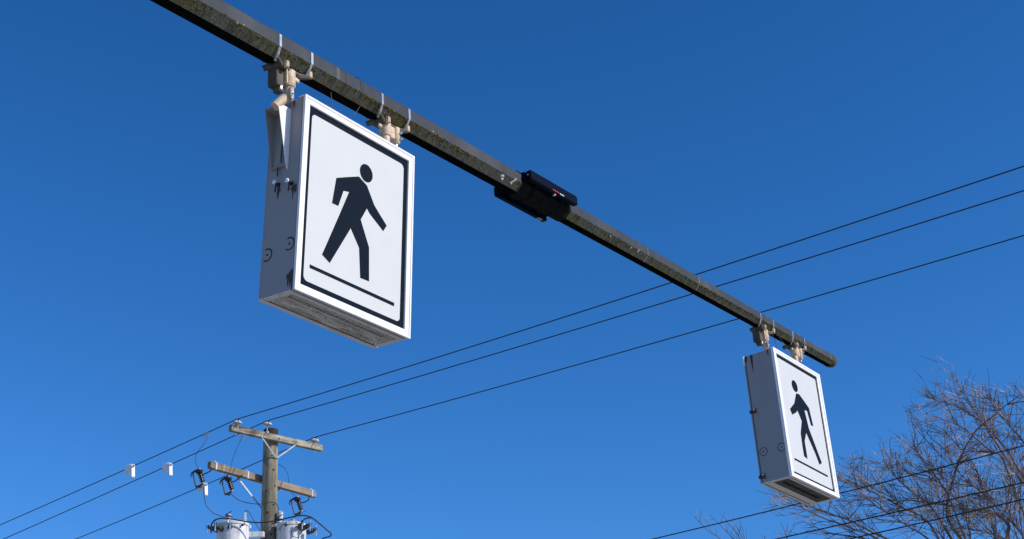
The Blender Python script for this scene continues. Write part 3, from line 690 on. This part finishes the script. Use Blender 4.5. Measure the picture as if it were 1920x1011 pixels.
WC = V((0.766, -0.643, 0))
for p0, c_, lab in (((4.8433, 19.726, 6.9309), (0.0269, 0.0021), 'thin cable crossing behind the farther sign, highest of the cables by the bare tree'),
                    ((4.7237, 17.8481, 6.0922), (0.0170, 0.0017), 'dark cable across the bare tree, middle of the three lower cables'),
                    ((5.1159, 17.7747, 5.9516), (0.0219, 0.0025), 'dark cable across the bare tree, lowest of the three lower cables')):
    p0 = V(p0); line('cable', V((p0.x, p0.y, 0)), (lambda s, c_=c_, z=p0.z: z + c_[0] * s + c_[1] * s * s), -18, 16, 0.0085, lab, 'cables in front of the bare tree', 'cable', d=WC)

# white covers clipped on the lines
def cover(q, dist, lab):
    c0 = at(*q, dist); R_ = Matrix((WW, DD, UP)).transposed().to_4x4(); X = V((1, 0, 0))
    b = MB()
    b.box(V((-0.050, 0, 0.015)), 0.185, 0.095, 0.150, bev=0.018)
    b.prism([(0.0, 0.085), (0.075, 0.07), (0.105, -0.165), (0.095, -0.182), (0.05, -0.185), (0.035, -0.17), (0.02, -0.05)], -0.036, 0.036, lambda x, y, z: V((x, z, y)))
    b.box(V((-0.115, 0.0, -0.055)), 0.04, 0.10, 0.016, bev=0.004)
    b.lathe(V((0.06, 0, 0.045)), [(0.022, 0), (0.026, 0.01), (0.026, 0.045), (0.015, 0.055)], 14, X)
    o = b.build('line_cover', M_white); o.matrix_world = Matrix.Translation(c0) @ R_
    tag(o, lab, 'line cover', 'white plastic covers on the power lines')
INS_Q = [p + UP * 0.022 for p in INS]
def on_line(i, x):
    best = min((abs(proj(INS_Q[i] + WW * s + UP * wire_z(i, s))[0] - x), s) for s in [-12 + k * 0.01 for k in range(2200)])
    return INS_Q[i] + WW * best[1] + UP * wire_z(i, best[1])
def proj(P):
    q = M.transposed() @ (V(P) - CAM); return (960 + FPX * q.x / -q.z, 505.5 - FPX * q.y / -q.z)
def cover_on(i, x, lab):
    c0 = on_line(i, x)
    root_pos = c0 + V((0.02, 0, -0.03)); d_ = (root_pos - CAM).length; pq = proj(root_pos); cover(pq, d_, lab)
cover_on(0, 243, 'white plastic cover clipped on the topmost line, leftmost of the covers')
cover_on(1, 314, 'white plastic cover clipped on the middle line')
cover_on(2, 380, 'white plastic cover half hidden behind the leftmost fuse cutout')

# ------------------------------------------------------------------ fuse cutouts
VR = V((0.985, 0.17, 0)); VF = V((0.17, -0.985, 0))
CUTD = 27.0
def cutout(q, lab, arm_to, dist):
    c0 = at(*q, dist); k = dist / FPX; root = empty('fuse_cutout', Matrix.Translation(c0)); tag(root, lab, 'fuse cutout', 'black fuse cutouts under the lower crossarm')
    L = lambda x, z, y=0: c0 + VR * x * k + UP * z * k * 1.03 + VF * y
    b = MB(); a_, e_ = L(1, -2), L(10, -26); d = (e_ - a_); ln = d.length; d.normalize()
    prof = [(0.022, 0.0), (0.055, 0.008), (0.066, 0.03), (0.058, 0.052), (0.03, 0.058)]
    for j in range(5):
        h0 = 0.065 + j * 0.034; prof += [(0.024, h0), (0.050, h0 + 0.012), (0.046, h0 + 0.018), (0.024, h0 + 0.024)]
    b.lathe(a_, [(r_, h_ * ln / 0.26) for r_, h_ in prof + [(0.02, 0.255)]], 14, d)
    parent_keep(b.build('insulator', M_porcd), root)
    b = MB(); b.tube([L(0, -1), L(-5, -3), L(-12, -8)], [0.020, 0.022, 0.018], 8); b.tube([L(-11, -8), L(-13, -13), L(-10, -15)], 0.007, 6); b.tube([L(-12, -8), L(-14, -12)], 0.006, 6)
    parent_keep(b.build('upper_contact', M_porcd), root); b = MB()
    b.tube([L(9, -26), L(4, -30), L(-3, -33)], [0.018, 0.02, 0.014], 8); b.tube([L(-3, -30), L(5, -34), L(8, -31)], 0.011, 6)
    parent_keep(b.build('lower_contact', M_porcd), root)
    b = MB(); b.tube([L(-9, -9), L(-3, -32)], 0.013, 8); parent_keep(b.build('fuse_tube', M_porcd), root)
    b = MB(); b.lathe(L(9, -27), [(0.014, 0), (0.020, 0.01), (0.020, 0.03), (0.012, 0.035)], 10, V((0.4, -.5, .8)).normalized()); parent_keep(b.build('terminal', M_galv), root); b = MB(); b.lathe(L(1.5, -1), [(0.016, 0), (0.026, 0.01), (0.02, 0.025)], 10)
    parent_keep(b.build('terminal', M_galv), root)
    b = MB(); b.tube([L(6, -11)] + [at(x, y, dist) for x, y in arm_to], 0.012, 6); parent_keep(b.build('mounting_arm', M_porcd), root)
cutout((372, 880), 'black fuse cutout at the left end of the lower crossarm', [(388, 887), (395, 883), (396, 877)], 26.6)
cutout((426.5, 894), 'black fuse cutout under the middle of the crossarm left of the pole', [(441, 902), (449, 896), (455, 890)], 27.0)
cutout((556, 932), 'black fuse cutout at the right end of the lower crossarm', [(571, 942), (578, 938), (580, 932)], 28.1)

# ------------------------------------------------------------------ transformers
def transformer(x, y, dist, R0, lab, left):
    c0 = at(x, y, dist); root = empty('transformer', loc=c0 - UP * 1.05); tag(root, lab, 'transformer', 'grey pole-mounted transformers')
    b = MB(); b.lathe(c0, [(R0 * 0.94, -1.05), (R0, -1.0), (R0, -0.07), (R0 * 1.0, -0.04)], 40); parent_keep(b.build('tank', M_tank, smooth=True), root)
    b = MB(); b.lathe(c0, [(R0 * 1.045, -0.055), (R0 * 1.055, -0.045), (R0 * 1.055, -0.015), (R0 * 0.98, 0.0), (R0 * 0.6, 0.035), (0.05, 0.05)], 40)
    for k in range(6):
        a = k * math.pi / 3 + 0.4; b.box(c0 + V((math.cos(a) * R0 * 1.05, math.sin(a) * R0 * 1.05, -0.03)), 0.05, 0.03, 0.05, V((math.cos(a), math.sin(a), 0)), V((-math.sin(a), math.cos(a), 0)), bev=0.006)
    parent_keep(b.build('lid', M_tank, smooth=True), root)
    L = lambda px, py, y=0.0: at(px, py, dist) + VF * y
    def bushing(px, py, h, big):
        p = L(px, py); b = MB()
        if big:
            b.lathe(p, [(0.03, 0), (0.05, 0.01), (0.034, 0.03), (0.05, 0.04), (0.034, 0.06), (0.052, 0.07), (0.055, 0.085), (0.055, h - 0.03), (0.04, h - 0.02), (0.018, h)], 18)
        else:
            pr = [(0.052, 0)]
            nn = max(3, int(h / 0.032))
            for j in range(nn): r_ = 0.050 - 0.024 * j / nn; pr += [(r_ * 0.66, j * h / nn + 0.004), (r_, j * h / nn + 0.010), (r_ * 0.9, j * h / nn + 0.016), (r_ * 0.62, (j + 1) * h / nn)]
            b.lathe(p, pr + [(0.01, h + 0.01)], 18)
        o = parent_keep(b.build('bushing', M_porc, smooth=True), root)
        if big:
            b = MB(); b.lathe(p, [(0.058, 0.075), (0.060, 0.085), (0.060, 0.10)], 18); b.tube([p + V((-.06, -.06, .1)), p + V((0, -.07, .13)), p + V((.05, -.06, .17))], 0.009, 6); q = b.build('clamp', M_dark); parent_keep(q, o)
    def side_bushings(lst):
        for (px, py, dx) in lst:
            p = L(px, py, 0.30); b = MB(); d = V((dx, -0.6, 0.25)).normalized()
            b.lathe(p, [(0.045, -0.10), (0.045, 0.0), (0.032, 0.012), (0.045, 0.022), (0.030, 0.036), (0.018, 0.06), (0.018, 0.09)], 12, d)
            b.box(p + d * 0.085, 0.05, 0.03, 0.07, bev=0.006); o = parent_keep(b.build('secondary_bushing', M_tan_grime_shade), root)
            b = MB(); b.tube([p + d * 0.09 + UP * 0.07, p + d * 0.09 - UP * 0.12], 0.014, 8); q = b.build('terminal', M_galv); parent_keep(q, o)
    if left:
        bushing(429, 978, 0.14, True); bushing(458.5, 979, 0.17, False); side_bushings([(399, 999, -0.9), (411, 996, -0.4), (432, 997, 0.1)])
        b = MB(); b.box(L(480, 1003), 0.30, 0.08, 0.10, bev=0.01); parent_keep(MB().lathe(L(455, 992, 0.28), [(0.022, 0), (0.022, 0.02), (0.01, 0.03)], 10, VF).build('plug', M_dark), root); parent_keep(b.build('mounting_bracket', M_tank), root)
    else:
        bushing(524.5, 984, 0.26, True); bushing(550.5, 983, 0.09, False); side_bushings([(563, 993, 0.3), (574, 995, 0.8), (584, 1003, 1.2)])
        b = MB(); b.box(L(524, 1000, 0.2), 0.06, 0.05, 0.12, bev=0.01); parent_keep(MB().lathe(L(535, 992, 0.26), [(0.020, 0), (0.020, 0.02), (0.01, 0.03)], 10, VF).build('plug', M_dark), root); parent_keep(b.build('mounting_bracket', M_tank), root)
transformer(437, 983, 27.1, 0.285, 'light grey transformer can left of the pole with ribbed bushing', True)
transformer(546.5, 984, 27.4, 0.265, 'light grey transformer can right of the pole with tall capped bushing', False)

# jumpers
def jumper(pts, dist, r, lab, m=M_wirethin, nm='jumper_wire'):
    P = [at(x, y, d if d else dist) for x, y, d in [(p + (None,))[:3] for p in pts]]
    o = MB().tube(spline(P, 6), r, 6).build(nm, m, loc=P[0]); tag(o, lab, 'wire', 'loose leads around the utility pole'); return o
jumper([(387, 811, 26.6), (388, 822), (378, 838), (368, 851), (367, 866), (372, 879)], 26.5, 0.0045, 'thin curling lead dropping from the topmost line to the leftmost cutout')
jumper([(456, 816, 27.2), (450, 828), (442, 845), (436, 862), (433, 877), (428, 892)], 27.2, 0.0045, 'thin lead dropping from the middle line behind the lower crossarm')
jumper([(522, 871), (533, 878), (540, 890), (541.5, 905), (546, 922), (554, 931)], 28.4, 0.0045, 'thin lead arcing right of the pole down to the right cutout')
jumper([(382, 914), (383, 932), (388, 950), (402, 963), (422, 970)], 26.7, 0.007, 'lead from the leftmost cutout down to the left transformer')
jumper([(434, 927, 26.9), (448, 938), (470, 944), (492, 945), (510, 941.5), (519, 946), (523, 957)], 27.2, 0.007, 'lead from the middle cutout crossing the pole to the right transformer')
jumper([(396, 1000), (396, 986), (402, 976), (414, 972), (432, 973), (455, 977), (485, 980), (515, 977), (545, 970), (566, 966.5), (583, 970), (598, 981), (612, 993), (621, 1001), (618, 1006), (607, 1009), (598, 1016)], 26.75, 0.013, 'thick black secondary cable looping across both transformers', M_wire, 'service_cable')
jumper([(459, 961), (463, 957), (468, 962), (476, 976), (488, 996)], 27.0, 0.007, 'short lead from the ribbed bushing of the left transformer to the pole')
jumper([(564, 982), (570, 974), (580, 971), (588, 972)], 26.8, 0.012, 'short black tail joining the thick cable at the right transformer', M_wire, 'service_cable')
jumper([(553, 978), (560, 984), (552, 990), (546, 998), (550, 1006), (560, 1008), (566, 1003)], 26.95, 0.006, 'thin lead looping over the front of the right transformer')
jumper([(574, 958, 27.6), (560, 965), (548, 973), (530, 985), (522, 994)], 27.0, 0.005, 'thin lead slanting from the right cutout to the right transformer')
b = MB()
for (x, y) in ((387, 812), (457, 815)):
    b = MB(); p = at(x, y, 26.6 if x < 400 else 27.2); b.tube([p + V((-.05, 0, -.06)), p + V((0, 0, 0.01)), p + V((.05, 0, -.02)), p + V((.0, 0, -.09)), p + V((-.05, 0, -.06))], 0.008, 6)
    tag(b.build('line_clamp', M_galvdull), 'small clamp on the topmost line above the leftmost cutout' if x < 400 else 'small clamp hanging under the upper crossarm on the middle line', 'clamp', 'small clamps on the power lines')

# ------------------------------------------------------------------ bare trees
ENV = ((1380, 985), (1440, 905), (1500, 895), (1560, 862), (1630, 835), (1690, 785), (1712, 735), (1745, 722), (1790, 700), (1860, 715), (1990, 725))
def outside(P):
    """above the upper outline of the big crown"""
    x, y = proj(P)
    for (x0, y0), (x1, y1) in zip(ENV, ENV[1:]):
        if x0 <= x < x1: return y < y0 + (y1 - y0) * (x - x0) / (x1 - x0)
    return False
class Tree:
    env = False
    def __init__(s, seed): s.r = random.Random(seed); s.big = MB(); s.tw = MB(); s.n = 0
    def rv(s): 
        a = s.r.uniform(0, 6.283); z = s.r.uniform(-1, 1); q = math.sqrt(1 - z * z); return V((q * math.cos(a), q * math.sin(a), z))
    def path(s, p, d, L, n, wig, up):
        pts = [p]; d = d.normalized(); st = L / n
        for i in range(n):
            d = (d + s.rv() * wig + UP * up).normalized(); p = p + d * st; pts.append(p)
        return pts
    def shoots(s, pts, r0, level, bias, dens=1.0, t0=0.12):
        """side growth along a finished branch"""
        L = sum((pts[i + 1] - pts[i]).length for i in range(len(pts) - 1))
        if level == 1: cnt = L * 4.6 * dens; 
        elif level == 2: cnt = L * 4.0 * dens
        else: cnt = L * 3.2 * dens
        cnt = int(cnt + s.r.random())
        for _ in range(cnt):
            u = s.r.uniform(t0, 0.98) * (len(pts) - 1); i = min(int(u), len(pts) - 2); fr = u - i
            p = pts[i].lerp(pts[i + 1], fr); d = (pts[i + 1] - pts[i]).normalized()
            side = s.rv(); side = (side - d * side.dot(d)).normalized()
            ang = math.radians(s.r.uniform(24, 58)); tf = 1.12 - 0.80 * u / (len(pts) - 1); nd = d * math.cos(ang) + side * math.sin(ang) + bias * 0.16
            if level == 1: l = s.r.uniform(0.5, 1.5) * tf; n = 7; w = 0.055; up = 0.02; r = s.r.uniform(0.0055, 0.0095)
            elif level == 2: l = s.r.uniform(0.18, 0.70) * (0.3 + 0.7 * tf); n = 4; w = 0.06; up = 0.02; r = s.r.uniform(0.0042, 0.0058)
            else: l = s.r.uniform(0.05, 0.20); n = 2; w = 0.12; up = 0.02; r = 0.0036
            q = s.path(p, nd, l, n, w, up)
            if s.env and s.r.random() < 0.6 and outside(q[-1]):
                l *= 0.3; q = [q[0].lerp(x, 0.3) for x in q]
                if outside(q[-1]): continue
            s.tw.tube(q, [r * (1 - 0.62 * k / (len(q) - 1)) for k in range(len(q))], 4 if level == 1 else 3, caps=False); s.n += 1
            if level < 3: s.shoots(q, r, level + 1, bias, dens, 0.15)
            if level >= 2 or s.r.random() < 0.5:      # buds
                for _k in range(2 if level < 3 else 1):
                    i2 = s.r.randrange(1, len(q)); bp = q[i2]; o_ = s.rv() * 0.008
                    s.tw.tube([bp, bp + o_ + (q[i2] - q[i2 - 1]).normalized() * 0.014], [0.0065, 0.002], 3, caps=False)
    def limb(s, pts, r0, r1, dens=1.0, bias=V((0, 0, 0)), n=6, t0=0.12, lv=1):
        P = spline(pts, n); m = len(P); P = [p + s.rv() * 0.006 for p in P]
        s.big.tube(P, [r0 + (r1 - r0) * (k / (m - 1)) ** 0.8 for k in range(m)], 7)
        s.shoots(P, r0, lv, bias, dens, t0)
    def finish(s, base, label, group):
        root = empty('bare_tree', loc=base); tag(root, label, 'tree', group)
        t = s.big.build('trunk', M_bark, smooth=True, loc=base); parent_keep(t, root)
        c = s.tw.build('crown', M_bark2, loc=base); parent_keep(c, root)
BZ = V((-0.7, 0.0, 0.30))
T = Tree(11); T.env = True
base = V((8.5, 24.9, 0)); fork = base + UP * 4.6
T.big.tube(spline([base, base + V((0.05, 0, 1.2)), base + V((-0.04, 0.03, 3.0)), fork], 5), [0.20 - 0.006 * k for k in range(16)], 12)
def px(lst, d0, d1): 
    n = len(lst); return [at(x, y, d0 + (d1 - d0) * i / (n - 1)) for i, (x, y) in enumerate(lst)]
LIMBS = [
 ([(1840, 1085), (1801, 1011), (1776, 966), (1786, 905), (1801, 858), (1830, 808), (1872, 772), (1914, 739)], 26.2, 25.6, .036, .005, .8, .28),
 ([(1892, 1085), (1890, 1011), (1888, 979), (1852, 961), (1800, 951), (1745, 943), (1700, 938), (1655, 940)], 26.4, 25.8, .040, .006, 1.0, .30),
 ([(1835, 1090), (1785, 1011), (1745, 950), (1712, 925), (1682, 897), (1655, 862)], 26.8, 26.4, .034, .006, 1.1, .25),
 ([(1800, 1095), (1745, 985), (1690, 950), (1640, 925), (1600, 905), (1565, 893)], 27.0, 26.2, .026, .005, 1.0, .25),
 ([(1800, 1085), (1700, 1030), (1640, 1000), (1590, 975), (1540, 958), (1490, 938), (1448, 918)], 26.6, 25.9, .028, .005, .9, .25),
 ([(1760, 1090), (1650, 1014), (1595, 990), (1540, 970), (1510, 955), (1465, 938)], 26.0, 25.2, .022, .005, .8, .3),
 ([(1980, 1080), (1950, 960), (1900, 880), (1862, 822), (1830, 775), (1806, 735), (1784, 700)], 27.2, 26.8, .036, .004, 1.0, .35),
 ([(1985, 1060), (1945, 940), (1890, 850), (1850, 800), (1805, 768), (1770, 755), (1740, 743)], 26.8, 26.0, .030, .005, 1.1, .35),
 ([(1990, 1000), (1960, 900), (1920, 830), (1885, 790), (1862, 760), (1850, 742)], 26.4, 26.0, .028, .005, 1.1, .35),
 ([(1830, 1060), (1800, 985), (1775, 925), (1745, 880), (1720, 848), (1712, 825)], 25.6, 25.2, .024, .005, .95, .3),
 ([(1880, 1060), (1860, 980), (1845, 920), (1825, 870), (1790, 830), (1765, 800)], 27.4, 27.0, .026, .005, 1.2, .3),
 ([(1930, 1060), (1925, 980), (1900, 920), (1880, 860), (1850, 840), (1800, 800), (1750, 780)], 25.8, 25.2, .024, .005, 1.1, .3),
 ([(1960, 1060), (1990, 960), (2010, 860), (2030, 780)], 26.4, 26.4, .034, .006, .8, .3),
 ([(1940, 1060), (1960, 960), (1955, 860), (1940, 780), (1930, 745)], 26.0, 26.0, .026, .005, 1.0, .3),
 ([(1800, 1070), (1740, 1010), (1700, 985), (1660, 960), (1620, 930), (1600, 905)], 25.4, 25.0, .020, .004, .9, .3),
 ([(1700, 1080), (1640, 1020), (1600, 1006), (1560, 1000), (1520, 985)], 26.8, 26.4, .020, .004, .8, .3),
]
for pts, d0, d1, r0, r1, dens, t0 in LIMBS:
    P = px(pts, d0, d1); q = fork.lerp(P[0], 0.5) + V((0, 0, -0.15))
    T.limb([fork - UP * T.r.uniform(0, 0.8), q] + P, r0 * 1.35, r1, dens, BZ, t0=t0 + 0.2)
rr = random.Random(77)
for k in range(9):
    x0 = rr.uniform(1640, 1990); y0 = rr.uniform(1040, 1090); x3 = x0 - rr.uniform(60, 230); y3 = rr.uniform(850, 985) + max(0, 1620 - x3) * 0.25
    x1, y1 = x0 - rr.uniform(0, 50), y0 - 60; x2, y2 = (x1 + x3) / 2 + rr.uniform(-20, 30), (y1 + y3) / 2 - rr.uniform(0, 30)
    d0 = rr.uniform(25.2, 27.6); P = px([(x0, y0), (x1, y1), (x2, y2), (x3, y3)], d0, d0 - rr.uniform(-.3, .6))
    T.limb([fork - UP * rr.uniform(0, 0.6), fork.lerp(P[0], 0.5)] + P, rr.uniform(.014, .024), .004, 1.15, BZ, t0=.5)
for k in range(4):
    x0 = rr.uniform(1800, 1990); y0 = rr.uniform(960, 1000); x3 = x0 - rr.uniform(20, 140); y3 = rr.uniform(770, 880)
    d0 = rr.uniform(25.2, 27.6); P = px([(x0, y0), ((x0 + x3) / 2 + rr.uniform(-20, 20), (y0 + y3) / 2), (x3, y3)], d0, d0 - 0.3)
    T.limb([fork, fork.lerp(P[0], 0.6)] + P, rr.uniform(.014, .02), .004, .8, BZ, t0=.5)
# straight water shoots
for pts, d_ in (([(1835, 800), (1815, 755), (1795, 735), (1783, 697)], 26.6), ([(1800, 737), (1808, 722), (1813, 708)], 26.6), ([(1850, 800), (1840, 765), (1824, 729)], 26.2), ([(1862, 800), (1868, 770), (1873, 743)], 26.2), ([(1800, 800), (1770, 762), (1737, 742)], 26.3), ([(1880, 830), (1910, 790), (1930, 760)], 26.0), ([(1760, 850), (1715, 800), (1708, 774)], 26.3), ([(1590, 976), (1622, 935), (1660, 880)], 26.0), ([(1553, 960), (1562, 932), (1590, 900), (1619, 855)], 26.0), ([(1888, 979), (1889, 955), (1886, 930)], 26.4), ([(1720, 1000), (1760, 940), (1830, 868)], 25.9), ([(1776, 966), (1765, 962), (1764, 958)], 26.2),
                 ([(1700, 850), (1715, 835), (1735, 824), (1710, 780), (1690, 758)][::1], 26.2), ([(1780, 850), (1745, 820), (1720, 790), (1708, 772)], 26.0), ([(1773, 850), (1772, 820), (1771, 790)], 26.2), ([(1728, 850), (1718, 825), (1710, 795)], 26.5)):
    T.limb(px(pts, d_, d_ - 0.1), 0.009, 0.004, 0.55, V((0, 0, 0.2)), t0=0.1, lv=2)
# the side of the tree beyond the picture
for k in range(7):
    a = -0.6 + k * 0.42; tip = fork + V((math.cos(a) * 3.6, math.sin(a) * 2.6, 3.2 + 0.5 * math.sin(k * 2.1))); mid = fork.lerp(tip, 0.5) + V((0, 0, 0.7))
    T.limb([fork, mid, tip], 0.04, 0.006, 0.55, V((0, 0, 0.2)), t0=0.3)
T.finish(base, 'large leafless tree with dense reddish brown twigs beyond the farther sign', 'bare winter trees')
T2 = Tree(23); base = V((3.9, 27.0, 0)); fork = base + UP * 4.2
T2.big.tube(spline([base, base + V((0.05, 0, 1.2)), base + V((-0.04, 0.03, 3.0)), fork], 5), [0.15 - 0.005 * k for k in range(16)], 12)
for pts, r0 in (([(1440, 1120), (1400, 1050), (1352, 1011), (1325, 993), (1303, 970)], .016), ([(1440, 1120), (1410, 1060), (1372, 1008), (1350, 985), (1332, 966)], .014), ([(1440, 1120), (1415, 1060), (1385, 1005), (1368, 985), (1358, 970)], .016),
                ([(1440, 1120), (1420, 1060), (1396, 1015), (1379, 984)], .012), ([(1450, 1120), (1430, 1060), (1400, 1020), (1391, 986)], .010), ([(1460, 1120), (1470, 1060), (1476, 1011), (1463, 979)], .012), ([(1460, 1120), (1468, 1050), (1475, 1012), (1484, 994)], .010),
                ([(1450, 1120), (1445, 1060), (1432, 1003)], .010), ([(1480, 1130), (1510, 1080), (1530, 1030)], .012)):
    P = px(pts, 28.2, 27.6); T2.limb([fork, fork.lerp(P[0], 0.5)] + P, r0 * 1.6, 0.0035, 0.34, V((-0.2, 0, 0.5)), t0=0.45, lv=2)
for k in range(6):
    a = k * 1.05; tip = fork + V((math.cos(a) * 2.4, math.sin(a) * 2.2, 1.6)); T2.limb([fork, fork.lerp(tip, 0.5) + UP * 0.3, tip], 0.03, 0.005, 0.4, V((0, 0, 0.2)), t0=0.3)
T2.finish(base, 'leafless tree whose top twigs just rise into view left of the large one', 'bare winter trees')
print('twigs', T.n, T2.n, len(T.tw.f))
